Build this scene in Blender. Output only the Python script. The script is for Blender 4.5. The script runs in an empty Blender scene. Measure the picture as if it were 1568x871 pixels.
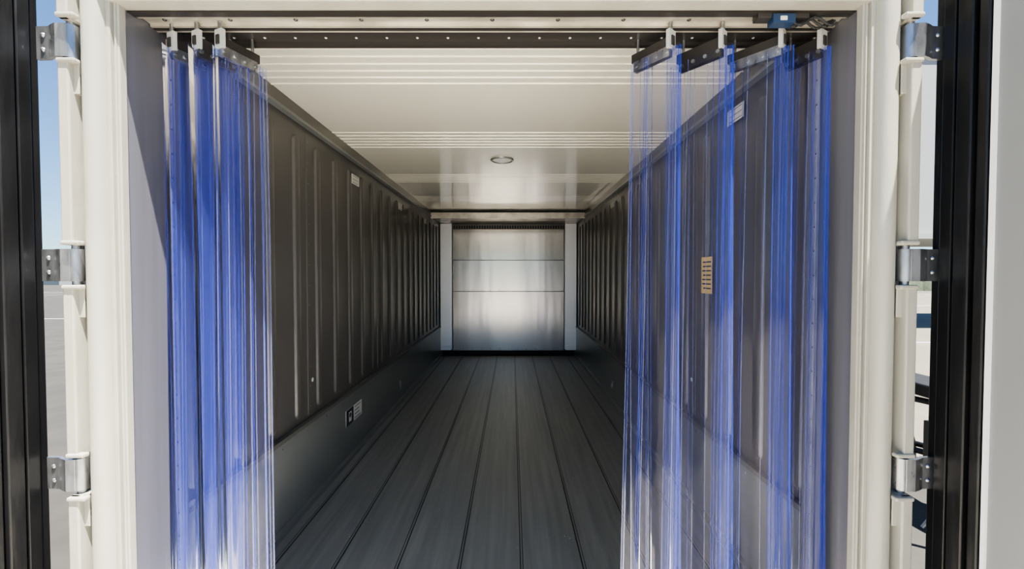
import bpy, math, random
from mathutils import Vector, Matrix
random.seed(7)
scene = bpy.context.scene
scene.view_settings.view_transform = 'AgX'
try: scene.view_settings.look = 'AgX - Medium High Contrast'
except Exception: pass
scene.view_settings.exposure = 1.5

# ------------------------------------------------------------ materials
def nodes_of(name):
    m = bpy.data.materials.new(name); m.use_nodes = True
    nt = m.node_tree
    for n in list(nt.nodes): nt.nodes.remove(n)
    out = nt.nodes.new('ShaderNodeOutputMaterial')
    return m, nt, out

def pbr(name, col, rough=0.5, metal=0.0, var=0.0, scale=(6,6,6), col2=None, bump=0.0, bscale=None,
        rvar=0.0, coat=0.0, aniso=0.0, spec=0.5, thr=(0.35,0.65), detail=6, bdist=0.01):
    m, nt, out = nodes_of(name)
    b = nt.nodes.new('ShaderNodeBsdfPrincipled')
    nt.links.new(b.outputs[0], out.inputs[0])
    b.inputs['Base Color'].default_value = (*col, 1)
    b.inputs['Roughness'].default_value = rough
    b.inputs['Metallic'].default_value = metal
    b.inputs['Specular IOR Level'].default_value = spec
    b.inputs['Coat Weight'].default_value = coat
    b.inputs['Coat Roughness'].default_value = 0.05
    b.inputs['Anisotropic'].default_value = aniso
    tc = nt.nodes.new('ShaderNodeTexCoord')
    mp = nt.nodes.new('ShaderNodeMapping'); mp.inputs['Scale'].default_value = scale
    nt.links.new(tc.outputs['Object'], mp.inputs[0])
    nz = nt.nodes.new('ShaderNodeTexNoise'); nz.inputs['Scale'].default_value = 1.0
    nz.inputs['Detail'].default_value = detail
    nt.links.new(mp.outputs[0], nz.inputs['Vector'])
    if col2 is None and var > 0:
        col2 = tuple(c*(1-var) for c in col)
    if col2 is not None:
        r = nt.nodes.new('ShaderNodeValToRGB')
        r.color_ramp.elements[0].position = thr[0]; r.color_ramp.elements[1].position = thr[1]
        r.color_ramp.elements[0].color = (*col2, 1); r.color_ramp.elements[1].color = (*col, 1)
        nt.links.new(nz.outputs[0], r.inputs[0]); nt.links.new(r.outputs[0], b.inputs['Base Color'])
    if rvar > 0:
        mr = nt.nodes.new('ShaderNodeMapRange')
        mr.inputs[3].default_value = max(0.02, rough-rvar); mr.inputs[4].default_value = rough+rvar
        nt.links.new(nz.outputs[0], mr.inputs[0]); nt.links.new(mr.outputs[0], b.inputs['Roughness'])
    if bump > 0:
        mp2 = nt.nodes.new('ShaderNodeMapping'); mp2.inputs['Scale'].default_value = bscale or scale
        nt.links.new(tc.outputs['Object'], mp2.inputs[0])
        n2 = nt.nodes.new('ShaderNodeTexNoise'); n2.inputs['Scale'].default_value = 1.0
        nt.links.new(mp2.outputs[0], n2.inputs['Vector'])
        bp = nt.nodes.new('ShaderNodeBump'); bp.inputs['Strength'].default_value = bump
        bp.inputs['Distance'].default_value = bdist
        nt.links.new(n2.outputs[0], bp.inputs['Height']); nt.links.new(bp.outputs[0], b.inputs['Normal'])
    return m

M = {}
M['cream'] = pbr('cream_paint', (0.38,0.365,0.31), 0.35, var=0.12, scale=(9,9,3), bump=0.15, bscale=(40,40,12), coat=0.2)
M['alu_jamb'] = pbr('aluminium_jamb', (0.19,0.19,0.215), 0.38, 0.35, var=0.12, scale=(30,30,1.2))
M['wall'] = pbr('lining_steel', (0.12,0.115,0.11), 0.34, 0.35, var=0.06, scale=(1,1.2,3))
M['rail'] = pbr('top_rail_metal', (0.15,0.145,0.135), 0.35, 0.4)
M['kick'] = pbr('scuff_plate_metal', (0.25,0.26,0.255), 0.36, 0.4, var=0.12, scale=(1,1.5,6), rvar=0.06)
M['ceil'] = pbr('ceiling_glossy_alu', (0.96,0.925,0.80), 0.16, 0.2, var=0.03, scale=(1,2,1), rvar=0.03, coat=1.0)
M['floor'] = pbr('floor_panel', (0.28,0.288,0.278), 0.40, 0.3, col2=(0.20,0.207,0.20), scale=(30,1.2,6), rvar=0.06, bump=0.12, bscale=(60,8,6), thr=(0.3,0.7), detail=12)
M['bounce_sill'] = pbr('bounce_sill_metal', (0.95,0.93,0.87), 0.4, 0.3, var=0.04, scale=(10,10,10), bump=0.05, bscale=(60,20,20))
M['seam'] = pbr('floor_seam', (0.03,0.03,0.03), 0.5, 0.2)
M['back'] = pbr('bulkhead_aluminium', (0.60,0.575,0.535), 0.22, 0.92, var=0.04, scale=(4,1,0.5), bump=0.4, bscale=(2.8,1,0.4), bdist=0.025)
M['white'] = pbr('white_plastic', (0.88,0.88,0.87), 0.4)
M['ring'] = pbr('fixture_bezel', (0.35,0.35,0.34), 0.3, 0.6)
M['post_alu'] = pbr('bulkhead_post', (0.93,0.94,0.95), 0.35, 0.6)
M['dark'] = pbr('dark_gap', (0.02,0.02,0.02), 0.7)
M['header_dark'] = pbr('header_dark_steel', (0.05,0.046,0.044), 0.35, 0.4)
M['header_alu'] = pbr('header_aluminium', (0.60,0.56,0.48), 0.33, 0.5, var=0.35, scale=(8,20,8))
M['rubber'] = pbr('black_rubber', (0.008,0.008,0.009), 0.42, var=0.4, scale=(10,10,4), bump=0.3, bscale=(30,30,8), rvar=0.1)
M['silver'] = pbr('galvanised_steel', (0.45,0.46,0.48), 0.3, 0.9, var=0.4, scale=(40,40,12), rvar=0.1)
M['door'] = pbr('door_panel_white', (0.245,0.25,0.247), 0.4, var=0.05, scale=(3,3,2))
M['sticker_y'] = pbr('label_tan', (0.60,0.42,0.15), 0.6)
M['sticker_w'] = pbr('label_white', (0.6,0.6,0.57), 0.6)
M['ink'] = pbr('label_ink', (0.03,0.03,0.035), 0.6)
M['asphalt'] = pbr('asphalt', (0.036,0.034,0.030), 0.9, var=0.3, scale=(3,3,3), bump=0.4, bscale=(60,60,60))
M['bounce_concrete'] = pbr('bounce_concrete', (0.56,0.52,0.45), 0.85, var=0.12, scale=(2,2,2), bump=0.2, bscale=(30,30,30))
M['lot'] = pbr('worn_lot_surface', (0.13,0.118,0.095), 0.9, var=0.2, scale=(1,1,1))
M['line'] = pbr('road_paint', (0.25,0.25,0.24), 0.8)
M['bldg'] = pbr('building_white', (0.27,0.275,0.28), 0.7, var=0.08, scale=(.3,.3,.3))
M['glassd'] = pbr('window_dark', (0.05,0.07,0.09), 0.15)
M['green'] = pbr('hedge_leaves', (0.03,0.05,0.02), 0.8, var=0.6, scale=(5,5,5), bump=1, bscale=(9,9,9))
M['blue'] = pbr('blue_paint', (0.02,0.07,0.32), 0.3, coat=0.3)
M['sensor_blue'] = pbr('sensor_blue', (0.015,0.035,0.08), 0.4)
M['vinyl_clip'] = pbr('clip_plastic', (0.45,0.45,0.44), 0.35)
M['debris'] = pbr('debris', (0.40,0.38,0.34), 0.8)

def pvc(name, lo, hi, tr, df, nv=0.12, ior=1.22, gr=0.08):
    m, nt, out = nodes_of(name)
    N = nt.nodes.new; L = nt.links.new
    lw = N('ShaderNodeLayerWeight'); lw.inputs[0].default_value = 0.4
    tc = N('ShaderNodeTexCoord'); mp = N('ShaderNodeMapping'); mp.inputs['Scale'].default_value = (16,16,0.7)
    L(tc.outputs['Object'], mp.inputs[0])
    nz = N('ShaderNodeTexNoise'); nz.inputs['Scale'].default_value = 1; L(mp.outputs[0], nz.inputs['Vector'])
    mr = N('ShaderNodeMapRange'); mr.inputs[3].default_value = lo; mr.inputs[4].default_value = hi
    L(lw.outputs['Facing'], mr.inputs[0])
    mu = N('ShaderNodeMath'); mu.operation = 'MULTIPLY_ADD'
    L(nz.outputs[0], mu.inputs[0]); mu.inputs[1].default_value = nv; L(mr.outputs[0], mu.inputs[2])
    sb = N('ShaderNodeMath'); sb.operation = 'SUBTRACT'; L(mu.outputs[0], sb.inputs[0]); sb.inputs[1].default_value = nv*0.45
    sb.use_clamp = True
    t = N('ShaderNodeBsdfTransparent'); t.inputs[0].default_value = (*tr, 1)
    d = N('ShaderNodeBsdfDiffuse'); d.inputs[0].default_value = (*df, 1)
    tl = N('ShaderNodeBsdfTranslucent'); tl.inputs[0].default_value = (*df, 1)
    mx = N('ShaderNodeMixShader'); mx.inputs[0].default_value = 0.4; L(d.outputs[0], mx.inputs[1]); L(tl.outputs[0], mx.inputs[2])
    m1 = N('ShaderNodeMixShader'); L(sb.outputs[0], m1.inputs[0]); L(t.outputs[0], m1.inputs[1]); L(mx.outputs[0], m1.inputs[2])
    g = N('ShaderNodeBsdfGlossy'); g.inputs['Roughness'].default_value = gr; g.inputs[0].default_value = (1,1,1,1)
    fr = N('ShaderNodeFresnel'); fr.inputs[0].default_value = ior
    m2 = N('ShaderNodeMixShader'); L(fr.outputs[0], m2.inputs[0]); L(m1.outputs[0], m2.inputs[1]); L(g.outputs[0], m2.inputs[2])
    L(m2.outputs[0], out.inputs[0])
    return m
M['pvc'] = pvc('clear_pvc', 0.012, 0.075, (0.935,0.94,0.985), (0.25,0.27,0.70), 0.03)
M['pvc_mid'] = pvc('blue_pvc_fold', 0.05, 0.15, (0.84,0.86,1.0), (0.18,0.235,0.78), 0.06)
M['pvc_blue'] = pvc('stacked_blue_pvc', 0.07, 0.22, (0.82,0.845,0.99), (0.16,0.21,0.74), 0.12)
M['pvc_edge'] = pvc('blue_pvc_edge', 0.2, 0.45, (0.72,0.76,1.0), (0.09,0.14,0.72))
M['pvc_rib'] = pvc('pale_pvc_rib', 0.18, 0.35, (0.9,0.92,1.0), (0.42,0.47,0.85))

# ------------------------------------------------------------ mesh builder
class MB:
    def __init__(s): s.v=[]; s.f=[]; s.m=[]; s.sm=[]; s.mats=[]
    def mi(s, k):
        if k not in s.mats: s.mats.append(k)
        return s.mats.index(k)
    def add(s, vs, fs, k, smooth=False):
        o=len(s.v); s.v += [tuple(v) for v in vs]; i=s.mi(k)
        for f in fs: s.f.append([a+o for a in f]); s.m.append(i); s.sm.append(smooth)
    def box(s,x0,x1,y0,y1,z0,z1,k):
        x0,x1=sorted((x0,x1)); y0,y1=sorted((y0,y1)); z0,z1=sorted((z0,z1))
        vs=[(x0,y0,z0),(x1,y0,z0),(x1,y1,z0),(x0,y1,z0),(x0,y0,z1),(x1,y0,z1),(x1,y1,z1),(x0,y1,z1)]
        s.add(vs,[(0,3,2,1),(4,5,6,7),(0,1,5,4),(1,2,6,5),(2,3,7,6),(3,0,4,7)],k)
    def obox(s, c, ax, ay, az, k):
        c=Vector(c); ax=Vector(ax); ay=Vector(ay); az=Vector(az)
        vs=[c-ax-ay-az,c+ax-ay-az,c+ax+ay-az,c-ax+ay-az,c-ax-ay+az,c+ax-ay+az,c+ax+ay+az,c-ax+ay+az]
        s.add(vs,[(0,3,2,1),(4,5,6,7),(0,1,5,4),(1,2,6,5),(2,3,7,6),(3,0,4,7)],k)
    def prism(s, prof, z0, z1, k, smooth=False):
        n=len(prof)
        vs=[(x,y,z0) for x,y in prof]+[(x,y,z1) for x,y in prof]
        s.add(vs,[(i,(i+1)%n,(i+1)%n+n,i+n) for i in range(n)],k,smooth)
        s.add(vs,[tuple(range(n))[::-1],tuple(range(n,2*n))],k)
    def cyl(s,p0,p1,r,k,n=16,r2=None):
        p0=Vector(p0); p1=Vector(p1); r2=r if r2 is None else r2
        d=(p1-p0).normalized(); a=d.orthogonal().normalized(); b=d.cross(a)
        vs=[p0+(a*math.cos(t)+b*math.sin(t))*r for t in [2*math.pi*i/n for i in range(n)]]
        vs+=[p1+(a*math.cos(t)+b*math.sin(t))*r2 for t in [2*math.pi*i/n for i in range(n)]]
        s.add(vs,[(i,(i+1)%n,(i+1)%n+n,i+n) for i in range(n)],k,True)
        s.add(vs,[tuple(range(n))[::-1],tuple(range(n,2*n))],k)
    def tube(s,pts,r,k,n=8):
        for a,b in zip(pts[:-1],pts[1:]): s.cyl(a,b,r,k,n)
    def torus(s,c,axis,R,r,k,n=32,m=10):
        c=Vector(c); d=Vector(axis).normalized(); a=d.orthogonal().normalized(); b=d.cross(a)
        vs=[]
        for i in range(n):
            t=2*math.pi*i/n; e=a*math.cos(t)+b*math.sin(t)
            for j in range(m):
                u=2*math.pi*j/m; vs.append(c+e*(R+r*math.cos(u))+d*r*math.sin(u))
        s.add(vs,[(i*m+j,((i+1)%n)*m+j,((i+1)%n)*m+(j+1)%m,i*m+(j+1)%m) for i in range(n) for j in range(m)],k,True)
    def dome(s,c,axis,r,k,h=None,n=8):
        h=h or r*0.6
        c=Vector(c); d=Vector(axis).normalized(); a=d.orthogonal().normalized(); b=d.cross(a)
        vs=[c+(a*math.cos(2*math.pi*i/n)+b*math.sin(2*math.pi*i/n))*r for i in range(n)]
        vs+=[c+d*h*0.7+(a*math.cos(2*math.pi*i/n)+b*math.sin(2*math.pi*i/n))*r*0.65 for i in range(n)]+[c+d*h]
        s.add(vs,[(i,(i+1)%n,(i+1)%n+n,i+n) for i in range(n)]+[(i+n,(i+1)%n+n,2*n) for i in range(n)],k,True)
    def build(s,name,parent=None,bevel=0):
        me=bpy.data.meshes.new(name); me.from_pydata(s.v,[],s.f)
        for k in s.mats: me.materials.append(M[k])
        for p,i,sm in zip(me.polygons,s.m,s.sm): p.material_index=i; p.use_smooth=sm
        me.update()
        ob=bpy.data.objects.new(name,me); scene.collection.objects.link(ob)
        if bevel:
            b=ob.modifiers.new('bevel','BEVEL'); b.width=bevel; b.segments=2; b.limit_method='ANGLE'
        if parent: ob.parent=parent
        return ob
def empty(name, loc=(0,0,0)):
    e=bpy.data.objects.new(name,None); scene.collection.objects.link(e); e.empty_display_size=0.1
    return e

# ------------------------------------------------------------ dimensions
W=1.145; YF=6.84; YD=1.18; H=2.27; GZ=-0.17; HB=2.095
# ---- side walls
def wall(sd, name):
    b=MB()
    def X(x): return sd*x
    b.box(X(W),X(1.22),1.42,YF+0.1,0.0,H,'wall')
    y=2.29-0.25*3
    while y<YF-0.15:
        zt,zb=2.11,0.52; w=0.034; dep=0.013
        zz=[(zb+w-w*math.cos(a),math.sin(a)) for a in [math.pi/2*i/6 for i in range(7)]]
        zz+=[(zt-w+w*math.sin(a),math.cos(a)) for a in [math.pi/2*i/6 for i in range(7)]]
        prof=[(-1,0),(-0.9,0.15),(-0.78,0.85),(-0.65,1),(0,1.02),(0.65,1),(0.78,0.85),(0.9,0.15),(1,0)]
        n=9; vs=[]
        for z,s_ in zz:
            for a_,h_ in prof:
                vs.append((X(W-dep*h_*s_),y-w*s_*a_,z))
        fs=[(i*n+j,(i+1)*n+j,(i+1)*n+j+1,i*n+j+1) for i in range(len(zz)-1) for j in range(n-1)]
        if sd<0: fs=[f[::-1] for f in fs]
        b.add(vs,fs,'wall',True)
        y+=0.25
    for yy in (2.41,3.66,4.91,6.16):
        b.box(X(W),X(W-0.003),yy-0.005,yy+0.005,0.5,2.16,'rail')
        for i in range(14): b.dome((X(W-0.002),yy+0.02,0.55+i*0.12),(-sd,0,0),0.004,'kick')
    b.dome((X(W-0.001),2.46,0.70),(-sd,0,0),0.014,'sticker_w',0.003,7)
    b.box(X(W),X(W-0.022),1.42,YF,2.2,H,'rail')
    b.box(X(W),X(W-0.035),1.42,YF,2.185,2.20,'kick')
    b.box(X(W),X(W-0.02),1.42,YF,0.0,0.46,'kick')
    b.box(X(W),X(W-0.028),1.42,YF,0.46,0.482,'rail')
    b.box(X(W-0.02),X(W-0.05),1.42,YF,0.0,0.028,'kick')
    y=1.6
    while y<6.7:
        b.dome((X(W-0.02),y,0.43),(-sd,0,0),0.006,'rail'); y+=0.25
    ob=b.build(name)
    return ob
wall(-1,'wall_left'); wall(1,'wall_right')

# ---- jambs / rear posts
def post(sd):
    par=empty('door_frame_post')
    X=lambda x: sd*x
    b=MB()
    b.prism([(X(1.063),1.20),(X(1.068),1.385),(X(1.075),1.42),(X(1.145),1.46),(X(1.2),1.46),(X(1.2),1.20)],0.0,H,'alu_jamb')
    b.box(X(1.063),X(1.061),1.345,1.375,0,HB,'header_alu')
    for i in range(26): b.dome((X(1.061),1.36,0.05+i*0.08),(-sd,0,0),0.004,'rail',n=6)
    b.build('jamb',par)
    c=MB()
    c.box(X(1.055),X(1.09),1.178,1.20,GZ+0.0,H,'cream')
    c.box(X(1.060),X(1.064),1.172,1.18,GZ+0.0,H,'cream')
    c.box(X(1.070),X(1.082),1.166,1.20,GZ+0.0,H,'cream')
    prof=[]
    for i in range(13):
        a=math.pi*i/12
        prof.append((X(1.112+0.031*math.cos(a)),1.172-0.034*math.sin(a)))
    prof+=[(X(1.08),1.22),(X(1.143),1.22)]
    c.prism(prof,GZ+0.0,H+0.05,'cream',True)
    c.box(X(1.14),X(1.175),1.185,1.22,GZ+0.0,H+0.05,'cream')
    c.box(X(1.14),X(1.22),1.22,1.30,GZ+0.0,H+0.05,'cream')
    c.build('pillar',par,0.003)
    hz=[1.33+0.645,1.33+0.028,1.33-0.562,1.33-1.15]
    f=MB()
    edges=[H+0.05]+sum([[h+0.055,h-0.055] for h in hz],[])+[GZ]
    for i in range(0,len(edges),2):
        z1,z0=edges[i],edges[i+1]
        if z1-z0<0.03: continue
        f.box(X(1.146),X(1.176),1.125,1.187,z0,z1,'cream')
        f.box(X(1.125),X(1.176),1.12,1.14,z0,z0+0.012,'cream')
        f.box(X(1.125),X(1.176),1.12,1.14,z1-0.012,z1,'cream')
        f.prism([(X(1.13),1.14),(X(1.15),1.14),(X(1.15),1.17)],z1-0.09,z1,'cream')
    f.build('hinge_flange',par,0.004)
    h_=MB()
    for h in hz:
        px,py=1.165,1.155
        h_.cyl((X(px),py,h-0.075),(X(px),py,h+0.075),0.011,'silver')
        h_.cyl((X(px),py,h-0.045),(X(px),py,h+0.045),0.019,'silver',20)
        path=[(1.165,1.136),(1.19,1.134),(1.21,1.142),(1.225,1.15),(1.262,1.152)]
        prof=[(X(a),c_) for a,c_ in path]+[(X(a),c_+0.009) for a,c_ in path[::-1]]
        h_.prism(prof,h-0.045,h+0.045,'silver')
        h_.dome((X(1.24),1.149,h+0.02),(0,-1,0),0.007,'silver'); h_.dome((X(1.24),1.149,h-0.02),(0,-1,0),0.007,'silver')
    h_.build('hinge_straps',par,0.0015)
    return par
post(-1); post(1)

# ---- header
hd=empty('door_header')
b=MB()
b.box(-1.22,1.22,1.185,1.38,HB+0.03,H+0.09,'cream')
b.box(-1.22,1.22,1.165,1.21,HB+0.004,H+0.09,'cream')
b.box(-1.22,1.22,1.12,1.165,HB+0.11,H+0.09,'cream')   # added overhang above the view, casts the shadow line on the jamb
b.build('header_beam',hd,0.003)
b=MB()
b.box(-1.062,1.062,1.212,1.235,HB+0.002,HB+0.03,'header_dark')
b.box(-1.062,1.062,1.235,1.30,HB+0.014,HB+0.03,'header_alu')
b.box(-1.062,1.062,1.243,1.249,HB+0.006,HB+0.03,'header_alu')
b.box(-1.062,1.062,1.288,1.296,HB+0.006,HB+0.03,'header_alu')
b.box(-1.062,1.062,1.30,1.308,HB+0.004,HB+0.03,'header_dark')
b.box(-1.062,1.062,1.308,1.316,HB+0.004,HB+0.03,'header_alu')
b.box(-1.062,1.062,1.318,1.385,HB+0.012,HB+0.03,'header_dark')
b.box(-1.062,1.062,1.38,1.40,HB,H,'header_dark')
b.box(-1.22,1.22,1.38,1.44,HB+0.12,H+0.09,'header_dark')
x=-1.0
while x<1.05:
    b.dome((x,1.268,HB+0.014),(0,0,-1),0.007,'header_dark')
    b.dome((x+0.05,1.36,HB+0.012),(0,0,-1),0.0045,'vinyl_clip'); b.dome((x-0.05,1.36,HB+0.012),(0,0,-1),0.0045,'vinyl_clip')
    x+=0.2
b.build('header_rails',hd)

# ---- door sensor
b=MB()
b.box(0.78,0.93,1.215,1.245,HB-0.012,HB+0.012,'header_dark')
b.box(0.82,0.885,1.207,1.238,HB-0.030,HB-0.004,'sensor_blue')
b.box(0.84,0.86,1.205,1.209,HB-0.024,HB-0.012,'sticker_w')
for k in range(3):
    pts=[(0.885+0.013*i, 1.222+0.008*k, HB-0.018-0.012*math.sin(i*0.9+k)) for i in range(11)]
    b.tube(pts,0.004,'dark')
b.build('door_sensor',None,0.002)

# ---- ceiling
b=MB()
b.box(-1.22,1.22,1.43,YF+0.1,H,H+0.09,'ceil')
for base,hh in ((1.72,0.004),(2.72,0.003),(3.85,0.0015),(4.9,0.001)):
    for i in range(6):
        y=base+i*0.062
        b.box(-W+0.02,W-0.02,y,y+0.008,H-hh,H,'ceil')
b.build('ceiling')
b=MB()
b.torus((-0.02,3.35,H-0.004),(0,0,1),0.085,0.010,'ring',40)
b.cyl((-0.02,3.35,H-0.006),(-0.02,3.35,H),0.08,'white',40)
b.build('ceiling_light_fixture')

# ---- floor
b=MB()
b.box(-1.22,1.22,1.2,YF+0.1,GZ,0.0,'floor')
xs=[-1.035+0.285*i for i in range(8)]
for x in xs:
    b.box(x-0.009,x-0.003,1.78,YF,0.0,0.003,'seam'); b.box(x-0.003,x+0.003,1.78,YF,0.0,0.006,'floor'); b.box(x+0.003,x+0.008,1.78,YF,0.0,0.002,'seam')
b.box(-1.14,1.14,1.2,1.8,0.0,0.004,'bounce_sill')  # unseen plate at the doorway, added bright to throw sun onto the ceiling
b.box(-1.22,1.22,1.12,1.2,GZ,0.004,'bounce_sill')
b.build('floor')
b=MB()
for i in range(70):
    x=random.uniform(-1,1); y=random.uniform(1.9,4.5); r=random.uniform(0.002,0.006)
    b.dome((x,y,0.0),(0,0,1),r,'debris',r*0.5,6)
b.build('floor_debris')

# ---- back wall
b=MB()
b.box(-1.22,1.22,YF+0.02,YF+0.1,0,H,'wall')
for z0,z1,t0,t1 in ((0.07,1.056,0.000,0.006),(1.064,1.576,0.000,0.004),(1.584,2.17,0.005,0.000)):
    vs=[(-0.93,YF-0.005-t0,z0),(0.93,YF-0.005-t0,z0),(0.93,YF-0.005-t1,z1),(-0.93,YF-0.005-t1,z1),
        (-0.93,YF+0.02,z0),(0.93,YF+0.02,z0),(0.93,YF+0.02,z1),(-0.93,YF+0.02,z1)]
    b.add(vs,[(0,1,2,3),(5,4,7,6),(1,5,6,2),(4,0,3,7),(3,2,6,7),(4,5,1,0)],'back')
for z in (1.06,1.58):
    b.box(-0.93,0.93,YF-0.013,YF+0.01,z-0.006,z+0.006,'rail')
    for i in range(13): b.dome((-0.9+i*0.15,YF-0.009,z+0.02),(0,-1,0),0.007,'kick')
for i in range(13): b.dome((-0.9+i*0.15,YF-0.006,0.1),(0,-1,0),0.007,'rail')
for sd in (-1,1):
    b.box(sd*0.935,sd*1.125,YF-0.05,YF+0.02,0.1,2.18,'post_alu')
    b.box(sd*0.935,sd*0.95,YF-0.075,YF-0.05,0.1,2.18,'post_alu')
    b.box(sd*0.95,sd*1.12,YF-0.09,YF-0.05,0.09,0.16,'post_alu')
    b.box(sd*0.92,sd*0.93,YF-0.02,YF-0.0,0.1,2.16,'rail')
b.box(-0.93,0.93,YF-0.02,YF-0.004,2.09,2.17,'rail')
for i in range(44):
    x=-0.91+i*0.0422
    b.box(x,x+0.026,YF-0.026,YF-0.018,2.10,2.155,'dark')
b.box(-W+0.02,W-0.02,6.0,6.02,2.16,H,'header_alu')
b.box(-W+0.02,W-0.02,5.985,6.0,2.245,H,'dark')
b.box(-W+0.02,W-0.02,6.02,YF,2.185,2.2,'header_alu')
b.box(-1.12,1.12,6.72,YF+0.02,0.0,0.012,'dark')  # dark strip and block put the shade under the bulkhead into the colour
b.box(-1.1,1.1,YF-0.03,YF+0.02,0.0,0.07,'dark')
b.build('wall_back')

# ---- labels
def label(name, sd, y, z, w, h, kind, off=0.021, lines=4):
    b=MB(); x=sd*(W-off)
    b.box(x,x-sd*0.003,y-w/2,y+w/2,z-h/2,z+h/2,kind)
    xx=x-sd*0.003
    if lines<0:
        b.box(xx,xx-sd*0.001,y-w/2,y-w*0.06,z-h/2,z+h/2,'ink')
        b.box(xx-sd*0.001,xx-sd*0.002,y-w*0.35,y-w*0.2,z-h*0.3,z+h*0.3,'sticker_w')
        b.cyl((xx,y-w*0.28,z+h*0.1),(xx-sd*0.0025,y-w*0.28,z+h*0.1),h*0.16,'ink')
        lines=4; y0=y+w*0.02
    else: y0=y-w*0.42
    for i in range(lines):
        zz=z+h*0.36-i*(h*0.72/max(1,lines-1))
        b.box(xx,xx-sd*0.001,y0,y+w*random.uniform(0.25,0.42),zz-h*0.02,zz+h*0.02,'ink')
    b.build(name)
label('warning_label',-1,3.05,0.30,0.30,0.115,'sticker_w',0.02,-1)
label('wall_label',-1,3.13,2.05,0.14,0.07,'sticker_w',0.014,3)
label('wall_label',-1,4.38,2.06,0.14,0.07,'sticker_w',0.014,3)
label('wall_label',-1,5.65,2.07,0.14,0.07,'sticker_w',0.014,3)
label('wall_label',1,1.98,2.10,0.14,0.07,'sticker_w',0.014,3)
label('wall_label',1,4.4,2.08,0.13,0.06,'sticker_w',0.014,3)
label('instruction_label',1,2.25,1.33,0.12,0.20,'sticker_y',0.014,7)
b=MB()
for sd in (-1,1):
    b.torus((sd*(W-0.03),4.3,0.16),(sd,0,0),0.022,0.006,'silver',16,6); b.box(sd*(W-0.02),sd*(W-0.03),4.28,4.32,0.17,0.21,'silver')
b.build('lashing_rings')

# ------------------------------------------------------------ strip curtains
def strip(b, p, d, w, off, ph, z0=0.03, z1=2.03, bow=0.02, sway=0.02, spread=0.0, base='pvc', wav=0.003, beads=6):
    d=Vector((d[0],d[1],0)).normalized(); n=Vector((-d.y,d.x,0))
    NU=40; NV=26
    def pt(u,t,e=0.0):
        cur=bow*math.cos(u*math.pi*1.0+ph)*(0.5+0.5*t)+wav*math.sin(u*15+ph*3+t*1.2)
        curl=-0.016*max(0,(-u-0.36)/0.14)**2*(0.4+0.6*t)
        sw=sway*math.sin(t*2.6+ph)*t + 0.002*math.sin(t*7+ph*5)*(0.3+t)
        q=Vector((p[0],p[1],0))+d*(u*w*(1+spread*t)+0.003*math.sin(t*4+ph))+n*(off*(1+1.2*t)+cur*0.7+sw+curl+e)
        return (q.x,q.y,z1+(z0-z1)*t)
    vs=[pt(i/NU-0.5,j/NV) for j in range(NV+1) for i in range(NU+1)]
    F={base:[], 'pvc_mid':[]}
    for j in range(NV):
        for i in range(NU):
            f=(j*(NU+1)+i,j*(NU+1)+i+1,(j+1)*(NU+1)+i+1,(j+1)*(NU+1)+i)
            F['pvc_mid' if i<8 else base].append(f)
    for k,fs in F.items(): b.add(vs,fs,k,True)
    us=[-0.499,0.499]+[random.uniform(-0.47,0.47) for _ in range(beads)]
    for q,u in enumerate(us):
        hw=(0.0010 if q>1 else 0.0016)/w
        mk='pvc_edge' if (q<1 or q%2==0) else 'pvc_rib'
        vv=[]
        for j in range(NV+1):
            t=j/NV
            vv+= [pt(u-hw,t,-0.001),pt(u+hw,t,-0.001),pt(u+hw,t,0.001),pt(u-hw,t,0.001)]
        ff=[(j*4+a,j*4+(a+1)%4,(j+1)*4+(a+1)%4,(j+1)*4+a) for j in range(NV) for a in (0,2)]
        b.add(vv,ff,mk,True)

def hanger(par, near, far, nst, w, seed, spread=0.08, **kw):
    random.seed(seed)
    near=Vector(near); far=Vector(far); d=(far-near).normalized(); c=(near+far)/2
    L=(far-near).length; nrm=Vector((-d.y,d.x,0)); zt=HB-0.045
    b=MB()
    b.obox((c.x,c.y,zt), d*(L/2), nrm*0.007, Vector((0,0,0.014)), 'header_dark')
    b.obox((c.x,c.y,zt-0.03), d*(L/2-0.01), nrm*0.009, Vector((0,0,0.016)), 'silver' if seed%2 else 'header_dark')
    for k in range(4):
        q=near+d*(L*(k+0.5)/4); b.cyl((q.x-nrm.x*0.014,q.y-nrm.y*0.014,zt-0.03),(q.x+nrm.x*0.014,q.y+nrm.y*0.014,zt-0.03),0.006,'silver',8)
    q=near+d*0.01
    b.obox((q.x,q.y,zt+0.005), d*0.006, nrm*0.016, Vector((0,0,0.028)), 'vinyl_clip')
    b.cyl((q.x,q.y,zt),(q.x,q.y,HB+0.012),0.006,'silver',8)
    q=far-d*0.02; b.cyl((q.x,q.y,zt),(q.x,q.y,HB+0.012),0.005,'silver',8)
    b.build('hanger_bar',par)
    s=MB()
    for k in range(nst):
        off=(k-(nst-1)/2)*0.015
        jit=random.uniform(-0.012,0.012)
        strip(s,(c.x+d.x*jit,c.y+d.y*jit),d,w*random.uniform(0.88,1.08),off,random.uniform(-1.2,1.2),sway=random.uniform(-0.014,0.018),spread=spread,**kw)
    s.build('pvc_strips',par)

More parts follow.
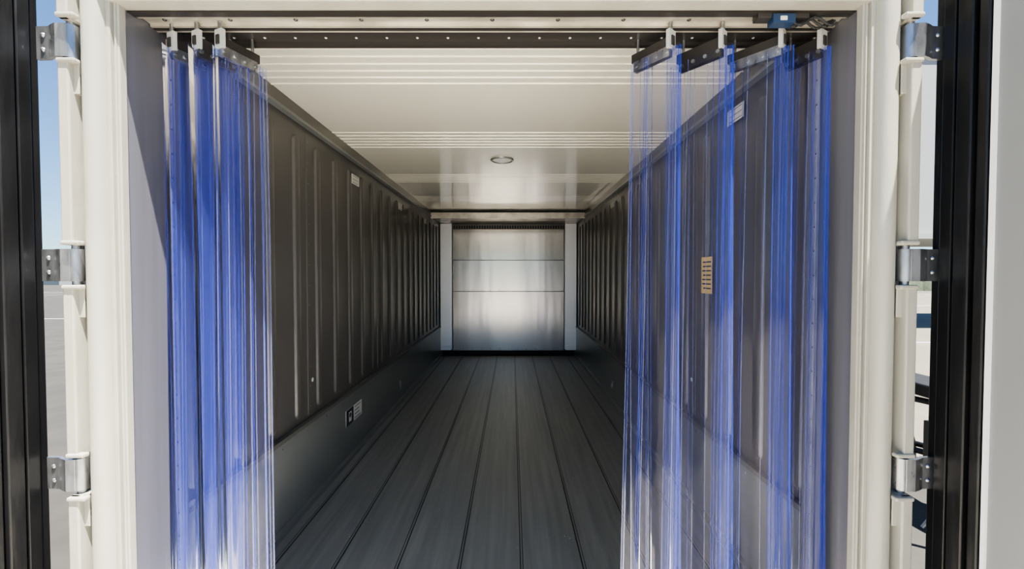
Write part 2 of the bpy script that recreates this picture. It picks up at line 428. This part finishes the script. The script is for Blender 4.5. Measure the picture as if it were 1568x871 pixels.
right=empty('strip_curtain')
for i,(n,f,k,w) in enumerate([((0.555,1.27),(0.465,1.39),2,0.18),((0.715,1.27),(0.615,1.39),2,0.19),((0.895,1.265),(0.785,1.39),2,0.19),((1.02,1.27),(0.965,1.38),2,0.12)]):
    hanger(right,(*n,0),(*f,0),k,w,11+i)
left=empty('strip_curtain')
for i,(n,f,k,w) in enumerate([((-1.0,1.28),(-0.955,1.38),2,0.15),((-0.915,1.27),(-0.865,1.39),2,0.17),((-0.84,1.265),(-0.79,1.39),2,0.16)]):
    hanger(left,(*n,0),(*f,0),k,w,31+i,0.0,base='pvc_blue' if i<2 else 'pvc',wav=0.003,beads=8)

# ------------------------------------------------------------ opened doors
def door(sd,name,sh=0.0):
    par=empty(name); X=lambda x: sd*(x+sh)
    b=MB()
    b.box(X(1.292),X(1.375),0.04,1.172,0.0,2.28,'door')
    b.box(X(1.286),X(1.292),0.14,1.03,0.09,2.2,'door')
    b.build('panel',par,0.004)
    b=MB()
    b.box(X(1.280),X(1.292),1.022,1.032,0.05,2.25,'white')
    b.build('trim_strip',par)
    b=MB()
    for y0,y1,d in ((1.036,1.06,0.016),(1.06,1.068,0.006),(1.068,1.105,0.022),(1.105,1.113,0.007),(1.113,1.145,0.018),(1.145,1.171,0.010)):
        b.box(X(1.292),X(1.292-d),y0,y1,0.03,2.26,'rubber')
    b.box(X(1.292),X(1.275),0.06,0.12,0.03,2.26,'rubber')
    b.box(X(1.292),X(1.275),0.12,1.04,0.03,0.085,'rubber')
    b.box(X(1.292),X(1.275),0.12,1.04,2.205,2.26,'rubber')
    b.build('gasket',par,0.003)
    b=MB()
    for y in (0.3,0.8):
        b.cyl((X(1.40),y,-0.02),(X(1.40),y,2.32),0.017,'silver')
        for z in (0.2,0.9,1.6,2.1): b.box(X(1.375),X(1.42),y-0.04,y+0.04,z-0.03,z+0.03,'silver')
    b.build('lock_rods',par)
door(-1,'door_1',-0.004); door(1,'door_2',-0.024)

# ------------------------------------------------------------ outside
b=MB(); b.box(-200,200,-60,300,GZ-0.3,GZ,'asphalt'); b.build('asphalt_ground')
b=MB()
for i in range(4):
    for j in range(4): b.box(-8+4*i+0.01,-4+4*i-0.01,-14.9+4*j,-10.92+4*j,GZ,GZ+0.008,'bounce_concrete')
b.build('bounce_apron')  # unseen pale ground slabs, added to bounce sunlight up to the ceiling
LZ=GZ+0.004
b=MB(); b.box(3.4,90,3.2,60,GZ,LZ,'lot'); b.build('parking_lot_surface')
b=MB()
for i in range(14):
    x=-60+i*3.2; b.box(x,x+0.15,30,36,GZ,GZ+0.006,'line')
b.box(-80,-8,36,36.2,GZ,GZ+0.006,'line'); b.box(-60,-6,14,14.15,GZ,GZ+0.006,'line')
b.build('parking_lines')
b=MB()
b.box(4,50,20,20.2,LZ,LZ+0.004,'line'); b.box(5,40,9,9.15,LZ,LZ+0.004,'line')
b.build('parking_lines')
b=MB()
b.box(-130,-40,62,85,GZ,4.6,'bldg'); b.box(-130.3,-39.7,61.7,85,4.6,5.2,'white')
for i in range(14): b.box(-126+i*6,-122.5+i*6,61.9,62,GZ,3.2,'glassd')
b.build('warehouse_building')
b=MB()
b.box(8.5,19,11,14,2.35,7.4,'bldg'); b.box(8.4,19.1,10.9,14.1,7.3,7.5,'bldg'); b.box(8.4,19.1,10.9,14.1,2.3,2.45,'bldg')
for x in (8.8,18.6):
    for y in (11.3,13.6): b.cyl((x,y,LZ),(x,y,2.35),0.12,'silver')
b.build('loading_canopy')
b=MB()
random.seed(3)
for i in range(70):
    x=24+i*0.9; y=38+random.uniform(-1,1); r=random.uniform(1.0,1.5)
    b.dome((x,y,LZ),(0,0,1),r,'green',r*1.3,12)
b.build('hedge_row')
b=MB(); b.box(20,88,34,34.3,LZ,GZ+0.16,'line'); b.build('concrete_curb')

# motorcycle
def moto(cx,cy):
    par=empty('motorcycle'); b=MB(); z=GZ
    for y in (cy-0.68,cy+0.68):
        b.torus((cx,y,z+0.31),(1,0,0),0.25,0.06,'rubber',36,12)
        b.torus((cx,y,z+0.31),(1,0,0),0.195,0.018,'silver',30,8)
        b.cyl((cx-0.06,y,z+0.31),(cx+0.06,y,z+0.31),0.04,'silver')
        for k in range(10):
            a=k*math.pi/5; b.cyl((cx,y,z+0.31),(cx,y+0.19*math.cos(a),z+0.31+0.19*math.sin(a)),0.006,'silver',6)
    b.build('wheels',par); b=MB()
    for s in (-0.09,0.09):
        b.tube([(cx+s,cy-0.68,z+0.31),(cx+s,cy-0.45,z+0.95)],0.022,'silver')
        b.tube([(cx+s,cy+0.68,z+0.31),(cx+s*0.8,cy+0.2,z+0.38),(cx+s*0.8,cy-0.1,z+0.3),(cx+s*0.6,cy-0.35,z+0.75),(cx+s,cy+0.3,z+0.7),(cx+s,cy+0.62,z+0.75)],0.02,'rubber')
    b.tube([(cx-0.36,cy-0.3,z+1.02),(cx-0.15,cy-0.42,z+0.98),(cx+0.15,cy-0.42,z+0.98),(cx+0.36,cy-0.3,z+1.02)],0.015,'rubber')
    b.cyl((cx,cy-0.52,z+0.85),(cx,cy-0.6,z+0.85),0.085,'silver')
    b.box(cx-0.13,cx+0.13,cy-0.2,cy+0.18,z+0.3,z+0.6,'header_dark')
    b.cyl((cx,cy-0.05,z+0.5),(cx,cy-0.2,z+0.7),0.08,'silver')
    b.tube([(cx-0.13,cy-0.1,z+0.32),(cx-0.15,cy+0.3,z+0.27),(cx-0.15,cy+0.75,z+0.33)],0.04,'silver',12)
    b.build('frame_engine',par,0.004); b=MB()
    vs=[];n=16
    for i in range(9):
        t=i/8; y=cy-0.38+0.48*t; r=0.13*math.sin(math.pi*(0.12+0.76*t))
        for j in range(n):
            a=2*math.pi*j/n; vs.append((cx+r*1.05*math.cos(a),y,z+0.8+r*0.95*math.sin(a)))
    b.add(vs,[(i*n+j,i*n+(j+1)%n,(i+1)*n+(j+1)%n,(i+1)*n+j) for i in range(8) for j in range(n)]+[tuple(range(n))[::-1],tuple(range(8*n,9*n))],'rubber',True)
    b.box(cx-0.13,cx+0.13,cy+0.1,cy+0.62,z+0.74,z+0.82,'rubber')
    b.box(cx-0.135,cx+0.135,cy-0.25,cy+0.15,z+0.60,z+0.64,'blue')
    b.box(cx-0.07,cx+0.07,cy+0.5,cy+0.85,z+0.66,z+0.74,'rubber')
    b.box(cx-0.06,cx+0.06,cy-0.85,cy-0.5,z+0.63,z+0.65,'blue')
    b.build('tank_seat_fenders',par,0.015)
    b=MB(); b.tube([(cx-0.08,cy,z+0.3),(cx-0.25,cy+0.05,z+0.0)],0.012,'silver'); b.build('kickstand',par)
moto(2.75,2.35)

# ------------------------------------------------------------ light
w=bpy.data.worlds.new('sky'); scene.world=w; w.use_nodes=True
nt=w.node_tree; bg=nt.nodes['Background']
sk=nt.nodes.new('ShaderNodeTexSky'); sk.sky_type='NISHITA'; sk.sun_disc=False
sk.sun_elevation=math.radians(70); sk.sun_rotation=math.radians(150); sk.air_density=1.0; sk.dust_density=0.2; sk.ozone_density=2.0
mxn=nt.nodes.new('ShaderNodeMixRGB'); mxn.blend_type='MULTIPLY'; mxn.inputs[0].default_value=1; mxn.inputs[2].default_value=(0.66,0.86,1.05,1)
nt.links.new(sk.outputs[0],mxn.inputs[1]); nt.links.new(mxn.outputs[0],bg.inputs[0]); bg.inputs[1].default_value=0.09
sl=bpy.data.lights.new('sun','SUN'); sl.energy=12.0; sl.angle=math.radians(0.53); sl.color=(1,0.95,0.85)
so=bpy.data.objects.new('sun',sl); scene.collection.objects.link(so)
so.rotation_euler=Vector((-0.20,0.255,-1)).to_track_quat('-Z','Y').to_euler(); so.location=(3,-4,12)

# ------------------------------------------------------------ camera
cam=bpy.data.cameras.new('camera'); co=bpy.data.objects.new('camera',cam); scene.collection.objects.link(co)
cam.sensor_width=36; cam.lens=14.4; cam.clip_start=0.02; cam.clip_end=600
co.location=(0.06,0,1.33); co.rotation_euler=(math.radians(90-1.3),0,0)
scene.camera=co
